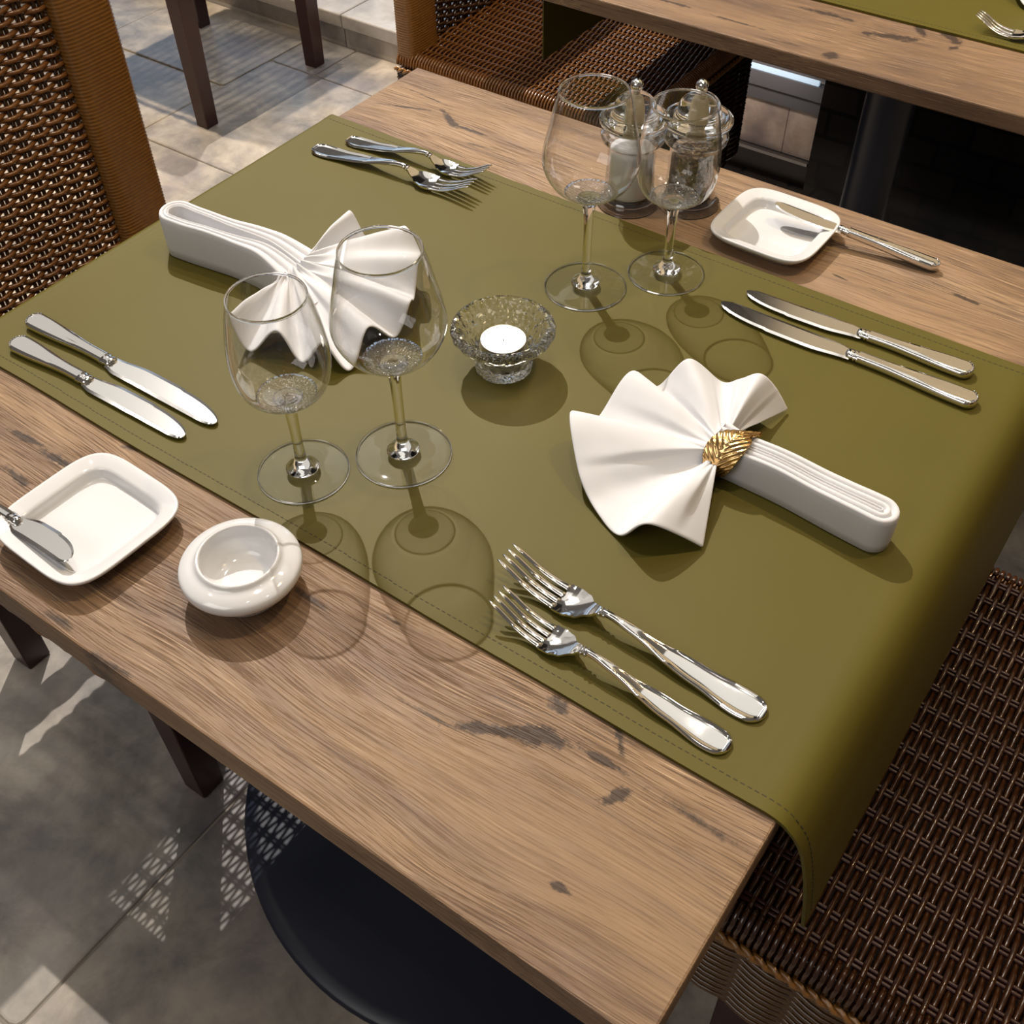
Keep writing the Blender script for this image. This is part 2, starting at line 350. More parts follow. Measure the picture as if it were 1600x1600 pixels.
# ================================================================ SETTING
def struct(o): o['kind'] = 'structure'; return o
mb = MB(); mb.box(-3.6, 2.6, -2.4, 2.02, -T-.06, -T-.0035)
floor = struct(mb.build('floor', M['grout'], smooth=False)); floor.location = (0, 0, T)
tile_meshes = {}
def tile(x0, x1, y0, y1):
    mb = MB(); g = .0022; a, c = (x1-x0)/2-g, (y1-y0)/2-g
    def ring(i, z, jit=0):
        P = []
        for sx, sy in ((-1, -1), (1, -1), (1, 1), (-1, 1)):
            P.append((sx*(a-i), sy*(c-i), z))
        r = .012; out = []
        for k, (x, y, z_) in enumerate(P):
            for t in (0, 1, 2):
                an = math.radians((180, 270, 0, 90)[k]+45*t)
                cx_, cy_ = x-math.copysign(r, x), y-math.copysign(r, y)
                out.append((cx_+r*cos(an), cy_+r*sin(an), z_))
        return out
    mb.loft([ring(0, -.0055), ring(0, -.0022), ring(.0015, -.0005), ring(.004, 0)])
    o = mb.build('tile', M['stone'], floor, smooth=False)
    o.location = ((x0+x1)/2, (y0+y1)/2, -T+random.uniform(-.0012, .0012)); o.rotation_euler = (random.uniform(-.001, .001), random.uniform(-.001, .001), 0)
rt = random.Random(7)
for c in range(-4, 8):
    x0 = -1.40+.503*c; x1 = x0+.503
    y = {0: 1.335, 3: -.53, 1: 1.12, 2: .76, -1: 1.16}.get(c, 1.0+rt.random()*.4)
    ys = [2.0]; yy = 2.0
    if c == 0: ys = [2.0, 1.82, 1.335]; yy = 1.335
    if c == -1: ys = [2.0, 1.64, 1.36]; yy = 1.36
    if c == 2: ys = [2.0, 1.5, 1.26, .83, .33, -.19]; yy = -.19
    if c == 3: ys = [2.0, 1.4, .95, .45, -.22]; yy = -.22
    while yy > -2.0:
        yy -= rt.choice((.503, .503, .38, .30)); ys.append(yy)
    for a, bb in zip(ys[1:], ys[:-1]):
        if c == 0 and abs(a-1.82) < .001: tile(x0, x0+.16, a, bb); tile(x0+.16, x1, a, bb)
        elif rt.random() < .18 and bb < 1.8 and c not in (2, 3): tile(x0, x0+.25, a, bb); tile(x0+.25, x1, a, bb)
        else: tile(x0, x1, a, bb)
# stone ledge under the window, blocks with a paler nosing
led = bpy.data.objects.new('trim_1', None); COL.objects.link(led); led.location = (0, 0, T); led['kind'] = 'structure'
for x0, x1 in ((-3.5, -2.4), (-2.4, -1.28), (-1.28, -.40)):
    mb = MB(); mb.box(x0+.002, x1-.002, 2.0, 2.62, -T-.01, -T+.052); o = mb.build('stone_block', M['ledge'], led, smooth=False)
    mb = MB(); mb.box(x0+.0015, x1-.0015, 1.99, 2.62, -T+.053, -T+.092, .004); o = mb.build('stone_slab', M['ledge'], led, smooth=False)
# window above the ledge
win = bpy.data.objects.new('window_1', None); COL.objects.link(win); win.location = (0, 0, T); win['kind'] = 'structure'
m, nt, b = mat('daylight_pane'); b.inputs['Base Color'].default_value = (.5, .6, .7, 1); b.inputs['Roughness'].default_value = .1
b.inputs['Emission Color'].default_value = (.55, .74, 1, 1); b.inputs['Emission Strength'].default_value = .9
for x0, x1 in ((-3.4, -2.45), (-2.4, -1.45), (-1.40, -.48)):
    mb = MB(); mb.box(x0, x1, 2.60, 2.61, -.60, .75); mb.build('pane', m, win, smooth=False)
M['frame'] = simple('grey_window_frame', (.10, .10, .11), .4)
for x0, x1, z0, z1 in ((-3.5, -.42, -.655, -.60), (-3.5, -.42, .75, .81), (-3.46, -3.4, -.6, .75), (-2.45, -2.4, -.6, .75), (-1.45, -1.40, -.6, .75), (-.48, -.42, -.6, .75)):
    mb = MB(); mb.box(x0, x1, 2.57, 2.62, z0, z1, .004); mb.build('frame', M['frame'], win, smooth=False)
# black gloss partition with a low opening that holds an imitated reflection
m, nt, b = mat('black_gloss_panel')
br = nt.nodes.new('ShaderNodeTexBrick'); L(nt, coords(nt, (1, 1, 1), rot=(pi/2, 0, 0)), br.inputs[0]); br.inputs['Scale'].default_value = 4.2
br.inputs['Color1'].default_value = (.010, .007, .006, 1); br.inputs['Color2'].default_value = (.005, .0045, .0045, 1); br.inputs['Mortar'].default_value = (.002, .002, .002, 1)
L(nt, br.outputs[0], b.inputs['Base Color']); b.inputs['Roughness'].default_value = .22; b.inputs['Specular IOR Level'].default_value = .25
M['black_wall'] = m
wb = bpy.data.objects.new('wall_back', None); COL.objects.link(wb); wb.location = (0, 0, T); wb['kind'] = 'structure'
for a in ((-.40, -.30, -.75, 1.6), (-.30, .095, -.75, -.735), (-.30, .095, -.462, 1.6), (.095, 2.6, -.75, .55)):
    mb = MB(); mb.box(a[0], a[1], 2.0, 2.05, a[2], a[3]); mb.build('panel', M['black_wall'], wb, smooth=False)
mb = MB(); mb.box(.095, 2.6, 2.0, 2.05, .551, 1.9); mb.build('plaster_panel', simple('cream_plaster', (.74, .66, .52), .8), wb, smooth=False)
wl = MB(); wl.box(-3.66, -3.6, -2.4, 2.6, -.75, 1.9); wl = struct(wl.build('wall_left', simple('warm_plaster', (.50, .42, .32), .85), smooth=False)); wl.location = (0, 0, T)
w2 = bpy.data.objects.new('window_2', None); COL.objects.link(w2); w2.location = (0, 0, T); w2['kind'] = 'structure'  # made-up inset, imitates what is mirrored in the dark panel
m, nt, b = mat('pale_blue_reflection'); b.inputs['Emission Color'].default_value = (.55, .76, .95, 1); b.inputs['Emission Strength'].default_value = .5; b.inputs['Base Color'].default_value = (.4, .5, .6, 1)  # glow put in for a pale reflected band, not a lamp
mb = MB(); mb.box(-.30, .078, 2.012, 2.02, -.498, -.485); mb.build('reflected_strip', m, w2, smooth=False)
mb = MB(); mb.box(-.30, .095, 2.012, 2.03, -.485, -.462); mb.box(-.30, .095, 2.008, 2.03, -.53, -.4985); mb.box(-.30, .095, 2.014, 2.03, -.562, -.5305); mb.build('frame', M['frame'], w2, smooth=False)
M['rosy'] = stone('rosy_stone', [(.30, .24, .21), (.42, .33, .29), (.50, .41, .36), (.58, .50, .45)], 2)
for x0, x1, z0, z1, mm in ((-.30, .02, -.672, -.563, 'rosy'), (.021, .095, -.672, -.563, 'rosy')):
    mb = MB(); mb.box(x0, x1, 2.02, 2.04, z0, z1, .001); mb.build('stone_block', M[mm], w2, smooth=False)
mb = MB(); mb.box(-.30, .09, 2.006, 2.02, -.680, -.673); mb.build('metal_strip', simple('dull_metal', (.35, .33, .32), .35, 1), w2, smooth=False)
mb = MB(); mb.box(-.30, .095, 2.02, 2.04, -.735, -.681); mb.build('lower_panel', simple('dark_brown_panel', (.02, .015, .012), .4), w2, smooth=False)

# ================================================================ TABLES
def table(name, label, x0, x1, y0, y1, wm, col_xy, disc_r, th=.031):
    t = thing(name, label, 'table', (0, 0, -T))
    mb = MB(); e = .0018
    rings = []
    for z, i in ((-th, .002), (-th+.002, 0), (-e, 0), (-e*.3, e*.3), (0, e)):
        rings.append([(x0+i, y0+i, z+T), (x1-i, y0+i, z+T), (x1-i, y1-i, z+T), (x0+i, y1-i, z+T)])
    mb.loft(rings); mb.build('tabletop', wm, t, smooth=False)
    cx_, cy_ = col_xy
    mb = MB(); mb.lathe([(.0001, .012), (.038, .012), (.038, T-.06), (.0001, T-.06)], 32, cx_, cy_); sharp(mb.build('column', M['black_metal'], t))
    mb = MB(); mb.lathe([(.0001, 0), (disc_r-.004, 0), (disc_r, .004), (disc_r, .008), (disc_r-.004, .012), (disc_r-.02, .013), (.06, .017), (.045, .022), (.0001, .022)], 96, cx_, cy_); sharp(mb.build('base', M['black_metal'], t), 50)
    mb = MB(); mb.box(cx_-.22, cx_+.22, cy_-.025, cy_+.025, T-.062, T-.039); mb.box(cx_-.025, cx_+.025, cy_-.22, cy_+.22, T-.062, T-.039); mb.build('bracket', M['black_metal'], t, smooth=False)
    return t
table('dining_table', 'wood-look dining table laid for two, with a round dark foot plate', 0, .789, 0, .80, M['wood'], (.394, .40), .347)
table('dining_table', 'neighbouring wood-look table beyond the gap, only its near edge in view', -.10, .98, 1.086, 1.886, M['wood_far'], (.39, 1.45), .34, .022)

def runner(label, name, path, y0, y1, seed):
    t = thing(name, label, 'table runner', (0, 0, 0))
    P = cr([(x, 0, z) for x, z in path], 5)
    ny = 28; th = .0022; V = []; F = []
    def nrm(i):
        d = (P[min(i+1, len(P)-1)]-P[max(i-1, 0)]).normalized(); return Vector((-d.z, 0, d.x))
    top = []; bot = []
    def yedge(i, v):
        x = P[i].x; wob = .0022*noise.noise(Vector((x*6, seed+v*9, 0)))
        return (y0 if v == 0 else y1)+wob
    for i in range(len(P)):
        n_ = nrm(i); a, bb = yedge(i, 0), yedge(i, 1)
        for j in range(ny+1):
            v = j/ny; y = a+(bb-a)*v
            e = min(v, 1-v)*(bb-a)
            lift = .0016*math.exp(-(e/.010)**2)*(1 if abs(n_.z) > .8 else 0)
            q = Vector((P[i].x, y, P[i].z)); top.append(q+n_*(th/2+lift*.4)); bot.append(q-n_*(th/2))
    mbb = MB(); n1 = ny+1; K = len(P); N0 = K*n1
    V = top+bot
    for i in range(K-1):
        for j in range(ny):
            a = i*n1+j; F.append((a, a+n1, a+n1+1, a+1)); F.append((N0+a, N0+a+1, N0+a+n1+1, N0+a+n1))
    for i in range(K-1):
        for j in (0, ny):
            a = i*n1+j; F.append((a, N0+a, N0+a+n1, a+n1) if j == 0 else (a, a+n1, N0+a+n1, N0+a))
    for j in range(ny):
        F.append((j, j+1, N0+j+1, N0+j)); a = (K-1)*n1+j; F.append((a, N0+a, N0+a+1, a+1))
    c = mesh('cloth', V, F, M['cloth'], t); fixn(c); sharp(c, 50)
    # hem stitching: short dark dashes 8 mm inside both long edges
    s = MB()
    # arc-length resample
    acc = [0]
    for i in range(1, K): acc.append(acc[-1]+(P[i]-P[i-1]).length)
    def at(d):
        for i in range(1, K):
            if acc[i] >= d:
                f = (d-acc[i-1])/(acc[i]-acc[i-1]); return P[i-1].lerp(P[i], f), nrm(i), i
        return P[-1], nrm(K-1), K-1
    for side in (0, 1):
        d = .004
        while d < acc[-1]-.008:
            q, n_, i = at(d); q2, n2, i2 = at(d+.0030)
            y = yedge(i, side)+(.0095 if side == 0 else -.0095)
            a = Vector((q.x, y, q.z))+n_*(th/2+.00015); b2 = Vector((q2.x, y, q2.z))+n2*(th/2+.00015)
            wv = Vector((0, .00035, 0)); h = n_*.0003
            s.add([a-wv, a+wv, b2+wv, b2-wv, a-wv+h, a+wv+h, b2+wv+h, b2-wv+h], [(4, 5, 6, 7), (0, 1, 5, 4), (1, 2, 6, 5), (2, 3, 7, 6), (3, 0, 4, 7)])
            d += .0048
    s.build('stitching', M['stitch'], t, smooth=False, kind='stuff')
    return t
H = .0014
runner('olive green faux leather runner under the two place settings', 'table_runner',
       [(-.030, -.16), (-.028, -.10), (-.022, -.04), (-.013, -.008), (-.0045, .0008), (.004, H+.0002), (.03, H), (.2, H), (.4, H), (.6, H), (.74, H), (.765, H+.0003), (.784, H+.0002), (.7960, -.0035), (.8065, -.016), (.8140, -.038), (.8205, -.067), (.8265, -.105)], .154, .650, 1)
runner('olive green runner on the neighbouring table', 'table_runner',
       [(-.112, -.19), (-.112, -.10), (-.111, -.03), (-.108, -.004), (-.099, H+.0015), (-.07, H), (.2, H), (.5, H), (.93, H), (.96, H), (.981, H), (.990, -.01), (.993, -.08), (.995, -.15)], 1.24, 1.72, 5)

# ================================================================ CHAIRS
def weave(name, m1, parent, org, U_, V_, ul, vl, pitch, rib, amp=.0034, r=.0026, bow=0):
    """strands run along V_, spaced pitch along U_, over and under ribs that run along U_"""
    org, U_, V_ = Vector(org), Vector(U_), Vector(V_); W_ = U_.cross(V_).normalized()
    mb = MB(); n = int(ul/pitch); nr = max(2, round(vl/rib)); step = vl/nr
    for i in range(n):
        ph = i % 2; pts = []; u = (i+.5)*ul/n
        for k in range(nr*4+1):
            v = k*vl/(nr*4); a = math.sin(k*pi/4+pi*ph)     # crosses a rib each half wave
            bo = bow*(1-((2*u/ul-1)**2))*(1-((2*v/vl-1)**2))
            pts.append(org+U_*(u+random.uniform(-.0002, .0002))+V_*v+W_*(a*amp-bo))
        mb.tube(pts, r*random.uniform(.92, 1.08), 5, False)
    o = mb.build(name, m1, parent, kind='stuff')
    return o
def ribs(name, m1, parent, org, U_, V_, ul, vl, rib, r=.0021, bow=0, gap=.0024):
    org, U_, V_ = Vector(org), Vector(U_), Vector(V_); W_ = U_.cross(V_).normalized()
    mb = MB(); nr = max(2, round(vl/rib)); step = vl/nr
    for k in range(nr):
        for s in (-gap, gap):
            pts = []
            for q in range(9):
                u = ul*q/8; v = (k+.5)*step+s
                pts.append(org+U_*u+V_*v-W_*(bow*(1-((2*u/ul-1)**2))*(1-((2*v/vl-1)**2))))
            mb.tube(pts, r, 5)
    return mb.build(name, m1, parent, kind='stuff')
def wrapped(name, m1, parent, path, hw, hd, side, pitch=.0046, amp=.0009):
    """a rectangular bar wound with cane: path of centres, half width along `side`, half depth across"""
    P = [Vector(q) for q in path]; Ltot = sum((P[i+1]-P[i]).length for i in range(len(P)-1))
    n = int(Ltot/pitch); mb = MB(); rings = []; side = Vector(side)
    def at(d):
        for i in range(len(P)-1):
            l = (P[i+1]-P[i]).length
            if d <= l or i == len(P)-2: return P[i].lerp(P[i+1], min(d/l, 1)), (P[i+1]-P[i]).normalized()
            d -= l
    for k in range(n*3+1):
        q, d = at(Ltot*k/(n*3)); c = d.cross(side).normalized(); s2 = side
        bulge = amp*(1 if k % 3 == 1 else (-.1 if k % 3 == 0 else .75))
        ring = []
        for j in range(16):
            t = 2*pi*j/16+pi/16; ct, st = cos(t), sin(t); e = .42
            ring.append(q+s2*(hw+bulge)*math.copysign(abs(ct)**e, ct)+c*(hd+bulge)*math.copysign(abs(st)**e, st))
        rings.append(ring)
    mb.loft(rings); return mb.build(name, m1, parent, kind=None)
def wicker_chair(label, sx0, sx1, y0, y1, face, apron, back_h, wt, seat_m, back_m, loc, rz, top=-.295, tilt=.0, parts_back=True, leg_in=.045, bw=.08, sp=.0062, sr=.0026, ap_m=None, shade_under=False):
    """chair in table coordinates, facing +x (face=1) or -x; seat between sx0..sx1, y0..y1"""
    t = thing('wicker_chair', label, 'chair', (loc[0], loc[1], -T), rz)
    # local frame: origin at seat centre on the floor, +x is the front
    w2_, d2 = (y1-y0)/2, (sx1-sx0)/2; zt = top+T
    # seat
    weave('woven_seat', seat_m, t, (-d2+.012, -w2_+.012, zt), (1, 0, 0), (0, 1, 0), 2*d2-.024, 2*w2_-.024, sp, .0265, r=sr, bow=.004)
    ribs('seat_ribs', M['mahogany'], t, (-d2+.012, -w2_+.012, zt), (1, 0, 0), (0, 1, 0), 2*d2-.024, 2*w2_-.024, .0265, bow=.004)
    if shade_under:  # dark sheet added in place of the shade showing through the weave
        mb = MB(); mb.box(-d2+.02, d2-.02, -w2_+.02, w2_-.02, zt-.036, zt-.022); mb.build('shade_sheet', M['mahogany'], t, smooth=False)
    # rolled edge: short strands wrapping over the rim, front and sides
    mb = MB()
    def rim(a, b_, outn):
        a, b_, outn = Vector(a), Vector(b_), Vector(outn); l = (b_-a).length; n = int(l/.0062)
        for i in range(n):
            q = a.lerp(b_, (i+.5)/n); pts = []
            for k in range(6):
                an = k/5*pi/2; pts.append(q-outn*.016+outn*.020*sin(an)+Vector((0, 0, -.018+.021*cos(an))))
            mb.tube(pts, .0028, 5)
    rim((-d2, -w2_, zt), (d2, -w2_, zt), (0, -1, 0)); rim((-d2, w2_, zt), (d2, w2_, zt), (0, 1, 0)); rim((d2, -w2_, zt), (d2, w2_, zt), (1, 0, 0))
    mb.build('seat_edging', seat_m, t, kind='stuff')
    # braid under the rim
    mb = MB()
    for (a, b_, o_) in (((-d2, -w2_), (d2, -w2_), (0, -1)), ((-d2, w2_), (d2, w2_), (0, 1)), ((d2, -w2_), (d2, w2_), (1, 0))):
        a, b_, o_ = Vector((*a, 0)), Vector((*b_, 0)), Vector((*o_, 0)); n = int((b_-a).length/.012)
        for ph in (0, 1):
            mb.tube([a.lerp(b_, k/(n*2))+o_*(.007+.0025*cos(k*pi/2+pi*ph))+Vector((0, 0, zt-.026+.0035*sin(k*pi/2+pi*ph))) for k in range(n*2+1)], .003, 5)
    mb.build('braid', M['cane_wrap'], t, kind='stuff')
    # aprons
    ah = apron-.03
    for nm, org, V_, l in (('apron', (-d2, -w2_-.002, zt-.03-ah), (1, 0, 0), 2*d2), ('apron', (d2, w2_+.002, zt-.03-ah), (-1, 0, 0), 2*d2), ('apron', (d2+.002, -w2_, zt-.03-ah), (0, 1, 0), 2*w2_), ('apron', (-d2, w2_, zt-.03-ah), (0, -1, 0), 2*w2_)):
        weave(nm, ap_m or back_m, t, org, (0, 0, 1), V_, ah, l, .0055, .052, amp=.004, r=.0029)
    mb = MB(); z0 = zt-.03-ah
    mb.box(-d2+.008, d2-.006, -w2_+.006, -w2_+.012, z0, zt-.02); mb.box(-d2+.008, d2-.006, w2_-.012, w2_-.006, z0, zt-.02); mb.box(d2-.012, d2-.006, -w2_+.012, w2_-.012, z0, zt-.02)
    mb.build('seat_frame', M['mahogany'], t, smooth=False)
    # legs
    for sx, sy in ((1, 1), (1, -1), (-1, 1), (-1, -1)):
        x, y = sx*(d2-leg_in), sy*(w2_-leg_in); mb = MB(); h = zt-.03
        mb.loft([[(x+a*(.019+.005*k)*1.0, y+c*(.019+.005*k), z) for a, c in ((-1, -1), (1, -1), (1, 1), (-1, 1))] for k, z in ((-.2, 0), (0, .003), (1, h))])
        bev_obj(mb.build('leg', M['mahogany'], t, smooth=False), .002)
    if parts_back:
        bx = -d2+.018; B = back_h; lean = tilt
        def bp(y, z): return (bx-lean*(z-zt), y, z)
        Uv = Vector((-lean, 0, 1)).normalized()
        weave('woven_back', back_m, t, bp(-w2_+bw-.004, zt-.01), Uv, (0, 1, 0), B-.028, 2*w2_-2*bw+.008, .0066, .0250, amp=.0046, r=.0031)
        ribs('back_ribs', M['cane_dark'], t, bp(-w2_+bw-.004, zt-.01), Uv, (0, 1, 0), B-.028, 2*w2_-2*bw+.008, .0250, r=.0030, gap=.0034)
        for s in (-1, 1):
            wrapped('back_post', M['cane_wrap'], t, [bp(s*(w2_-bw/2), zt-.02), bp(s*(w2_-bw/2), zt+B)], bw/2, .021, (0, 1, 0))
        wrapped('top_rail', M['cane_wrap'], t, [bp(-w2_+bw, zt+B-.020), bp(w2_-bw, zt+B-.020)], .021, .020, (1, 0, 0))
    return t
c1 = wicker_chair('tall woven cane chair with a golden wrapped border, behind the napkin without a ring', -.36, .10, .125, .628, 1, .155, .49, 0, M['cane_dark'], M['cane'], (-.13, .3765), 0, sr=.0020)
c2 = wicker_chair('dark woven cane chair whose seat shows under the hanging end of the near runner', -.36, .10, .125, .628, 1, .16, .68, 0, M['cane_dark'], M['cane_dark'], (.97, .467), pi, leg_in=.06, ap_m=M['cane_mid'], shade_under=True)
c3 = wicker_chair('orange-brown woven cane chair tucked under the neighbouring table', 0, .50, 0, .45, 1, .25, .62, 0, M['cane'], M['cane_dark'], (-.225, 1.525), 0, sp=.0048, sr=.0022, shade_under=True)
c4 = wicker_chair('cane chair with dark red wooden legs standing by the stone ledge', 0, .46, 0, .50, 1, .13, .62, 0, M['cane'], M['cane'], (-1.50, 1.67), pi/2, leg_in=.03)

# ================================================================ CUTLERY  (local +x points from the butt to the tip)
def outline_w(s, L_, pts):       # piecewise smooth half width
    for i in range(len(pts)-1):
        a, b_ = pts[i], pts[i+1]
        if s <= b_[0]: return a[1]+(b_[1]-a[1])*sm(a[0], b_[0], s)
    return pts[-1][1]
def endround(s, R): return math.sqrt(max(0, 1-((R-s)/R)**2)) if s < R else 1
def fork(L_, label, name, loc, rz, group=None):
    t = thing(name, label, 'fork', loc, rz, group); k = L_/.207
    W = [(0, .0105), (.018, .0120), (.05, .0092), (.10, .0042), (.118, .0029), (.126, .0027), (.134, .0060), (.142, .0114), (.150, .0132), (.160, .0132)]
    def hz(s):      # centre-line height
        K = [(0, .0018), (.03, .0022), (.075, .0070), (.105, .0125), (.124, .0130), (.136, .0075), (.148, .0032), (.160, .0026), (.180, .0065), (.207, .0185)]
        for i in range(len(K)-1):
            if s <= K[i+1][0]:
                p0, p1, p2, p3 = K[max(i-1, 0)][1], K[i][1], K[i+1][1], K[min(i+2, len(K)-1)][1]; u = (s-K[i][0])/(K[i+1][0]-K[i][0])
                return .5*((2*p1)+(-p0+p2)*u+(2*p0-5*p1+4*p2-p3)*u*u+(-p0+3*p1-3*p2+p3)*u**3)
        return K[-1][1]
    mb = MB(); rings = []; n = 70; nu = 13
    for i in range(n+1):
        s = .124*(i/n)**1.15 if i else 0
        s = max(s, 1e-4); wd = outline_w(s, L_, W)*endround(s, .010)
        top = []; bot = []
        for j in range(nu):
            u = -1+2*j/(nu-1); y = wd*u
            d = min((1-abs(u))*wd*1.0, s*.9)
            neck = sm(.06, .115, s)
            bead = .0011*math.exp(-((d-.0016)/.0009)**2)*(1-neck)
            dish = .0006*(1-math.exp(-(d/.004)**2))*(1-neck)
            dome = .0022*neck*math.sqrt(max(0, 1-u*u))
            edge = sm(0, .0012, d)
            top.append((s*k, y*k, hz(s)+(.0002+.0008*edge)+bead-dish*.5+dome)); bot.append((s*k, y*k, hz(s)-.0009*edge-dome*.5))
        rings.append(top+bot[::-1])
    mb.loft(rings); sharp(fixn(mb.build('handle', M['silver'], t)), 70)
    mb = MB()
    for s in (.1225, .1262):   # collar
        mb.lathe([(.0001, -.0014), (.0036, -.0012), (.0044, 0), (.0036, .0012), (.0001, .0014)], 16)
    V = []
    for i_, (x, y, z) in enumerate(mb.V):
        s = .1225 if i_ < len(mb.V)//2 else .1262; V.append(((s+z)*k, x*.95, hz(s)+.0004+y*.55))
    mb.V = V; mb.build('collar', M['silver'], t)
    # head
    rings = []; n = 24
    for i in range(n+1):
        s = .124+(.158-.124)*i/n; wd = outline_w(s, L_, W); top = []; bot = []
        for j in range(nu):
            u = -1+2*j/(nu-1); cup = .0022*sm(.134, .148, s)*(abs(u)**2)
            th_ = .0009+.0009*(1-sm(.124, .138, s))
            top.append((s*k, wd*u*k, hz(s)+cup+th_)); bot.append((s*k, wd*u*k, hz(s)+cup-th_))
        rings.append(top+bot[::-1])
    mb = MB(); mb.loft(rings); sharp(fixn(mb.build('head', M['silver'], t)), 50)
    for q in range(4):
        yc = (-.75+.5*q)*.0132; rings = []
        for i in range(19):
            f = i/18; s = .1575+(.207-.1575)*f; hw = (.0025*(1-f*.38))*(1-sm(.86, 1.0, f)*.62)*(1.3 if i == 0 else 1)
            y0 = yc*(1-.12*f); cup = .0022*(1-f)*abs(yc/.0124)**2; th_ = .0010-.0003*f; z = hz(s)+cup
            rings.append([((s)*k, (y0+a*hw)*k, z+c*th_) for a, c in ((-1, -.5), (-.6, -1), (.6, -1), (1, -.5), (1, .5), (.6, 1), (-.6, 1), (-1, .5))])
        mb = MB(); mb.loft(rings); fixn(mb.build('tine', M['silver'], t))
    return t
def knife(L_, hl, bw_, label, name, loc, rz, group=None, ry=0, hs=1.0):
    t = thing(name, label, 'knife', loc, rz, group); t.rotation_euler = (0, ry, rz)
    mb = MB(); rings = []; n = 64; nj = 28; ht = .0042
    for i in range(n+1):
        s = hl*(i/n)**1.25; s = max(s, 1e-5)
        wd = (.0056+(.0100-.0056)*(1-sm(.012, hl*.85, s)))*endround(s, .009)*hs
        th_ = ht*(1-.12*sm(hl*.3, hl, s))*(.35+.65*endround(s, .006)); ring = []
        for j in range(nj):
            a = 2*pi*j/nj; ca, sa = cos(a), sin(a); u = math.copysign(abs(ca)**.7, ca); v = math.copysign(abs(sa)**.75, sa)
            g = 1.0
            d = min((1-abs(u))*wd, s)
            rib = .0007*math.exp(-((d-.0012)/.0007)**2)-.0007*math.exp(-((d-.0030)/.0009)**2)
            ring.append((s, wd*u, ht+th_*v+math.copysign(rib*sm(0, .2, abs(v)), v)))
        rings.append(ring)
    mb.loft(rings); sharp(fixn(mb.build('handle', M['silver'], t)), 80)
    mb = MB()
    for q in range(9):                 # beaded butt
        a = math.radians(110+140*q/8); r = .0011
        c_ = Vector((.009+.0078*cos(a), .0086*hs*sin(a), ht*2-.0010))
        mb.lathe([(.0001, -r), (r*.7, -r*.7), (r, 0), (r*.7, r*.7), (.0001, r)], 8)
        k0 = len(mb.V)-40
        for z in range(k0, len(mb.V)): mb.V[z] = (mb.V[z][0]+c_.x, mb.V[z][1]+c_.y, mb.V[z][2]+c_.z)
    mb.build('beading', M['silver'], t)
    mb = MB()
    prof = [(0, .80), (.0015, 1.12), (.003, .82), (.0045, 1.1), (.006, .85), (.008, 1.0), (.011, .95), (.013, .6)]
    rings = []
    for s, f in prof:
        rings.append([(hl-.002+s, .0060*hs*f*cos(2*pi*j/24), ht+.0038*f*sin(2*pi*j/24)) for j in range(24)])
    mb.loft(rings); fixn(mb.build('bolster', M['silver'], t))
    mb = MB(); b0 = hl+.006; bl = L_-b0; n = 40; rings = []
    for i in range(n+1):
        f = i/n; f = 1-(1-f)**1.4; s = b0+bl*f
        up = bw_*.5*(.72+.40*sm(0, .30, f)+.10*math.sin(pi*f)); up *= math.sqrt(max(0, 1-max(0, (f-.60)/.40)**2.0))*1.0
        up = up if f < .6 else (bw_*.56)*(math.sqrt(max(0, 1-((f-.60)/.405)**2))*1.38-.38)
        lo = -bw_*.5*(.72+.28*sm(0, .10, f)); lo = lo if f < .88 else lo*(.6*math.sqrt(max(0, 1-((f-.88)/.121)**2))+.4)
        if i == n: up = lo*.55+.0002
        up = max(up, lo+.0006)
        mid = lo+(up-lo)*.5; zc = ht-.0010; tt = .00095*(1-.4*f)
        rings.append([(s, lo, zc), (s, lo+(up-lo)*.14, zc+tt), (s, up-(up-lo)*.14, zc+tt), (s, up, zc), (s, up-(up-lo)*.14, zc-tt), (s, lo+(up-lo)*.14, zc-tt)])
    mb.loft(rings); o = mb.build('blade', M['silver_satin'], t); fixn(o); sharp(o, 6)
    return t
Z = .0026
A = math.atan2
knife(.237, .100, .0195, 'long table knife nearest the folded napkin without a ring, left chair side', 'table_knife', (.0259, .2105, Z), A(.001, .237))
knife(.213, .088, .0185, 'shorter knife at the runner hem on the left chair side', 'dessert_knife', (.0404, .1815, Z), A(.004, .213))
knife(.236, .103, .0195, 'long table knife nearest the gold leaf napkin ring', 'table_knife', (.7610, .5785, Z), pi+A(-.001, .236))
knife(.209, .091, .0185, 'shorter knife by the far runner hem, behind the longer knife', 'dessert_knife', (.7455, .6135, Z), pi+A(.006, .209))
knife(.166, .090, .0165, 'butter knife propped on the square plate beside the pepper mill', 'butter_knife', (.6668, .7465, .0010), pi+A(.0165, .16), None, -.115, .72)
knife(.166, .090, .0175, 'butter knife propped on the square plate at the left near edge of the table', 'butter_knife', (.1325, .0455, .0010), A(-.004, .16), None, -.115, .72)
fork(.208, 'large fork nearer the gold leaf napkin ring, handle towards the hanging runner', 'table_fork', (.7515, .2135, Z), pi+A(-.006, .207))
fork(.184, 'small fork on the near runner hem, handle towards the hanging runner', 'dessert_fork', (.7440, .1795, Z), pi+A(-.006, .182))
fork(.205, 'large fork on the far left of the runner, nearer the napkins', 'table_fork', (.0300, .5815, Z), A(.016, .2))
fork(.182, 'small fork on the far left runner hem', 'dessert_fork', (.0485, .6155, Z), A(.014, .18))
fork(.20, 'fork on the neighbouring table, only its tines in view', 'table_fork', (.718, 1.265, Z), pi-.03)

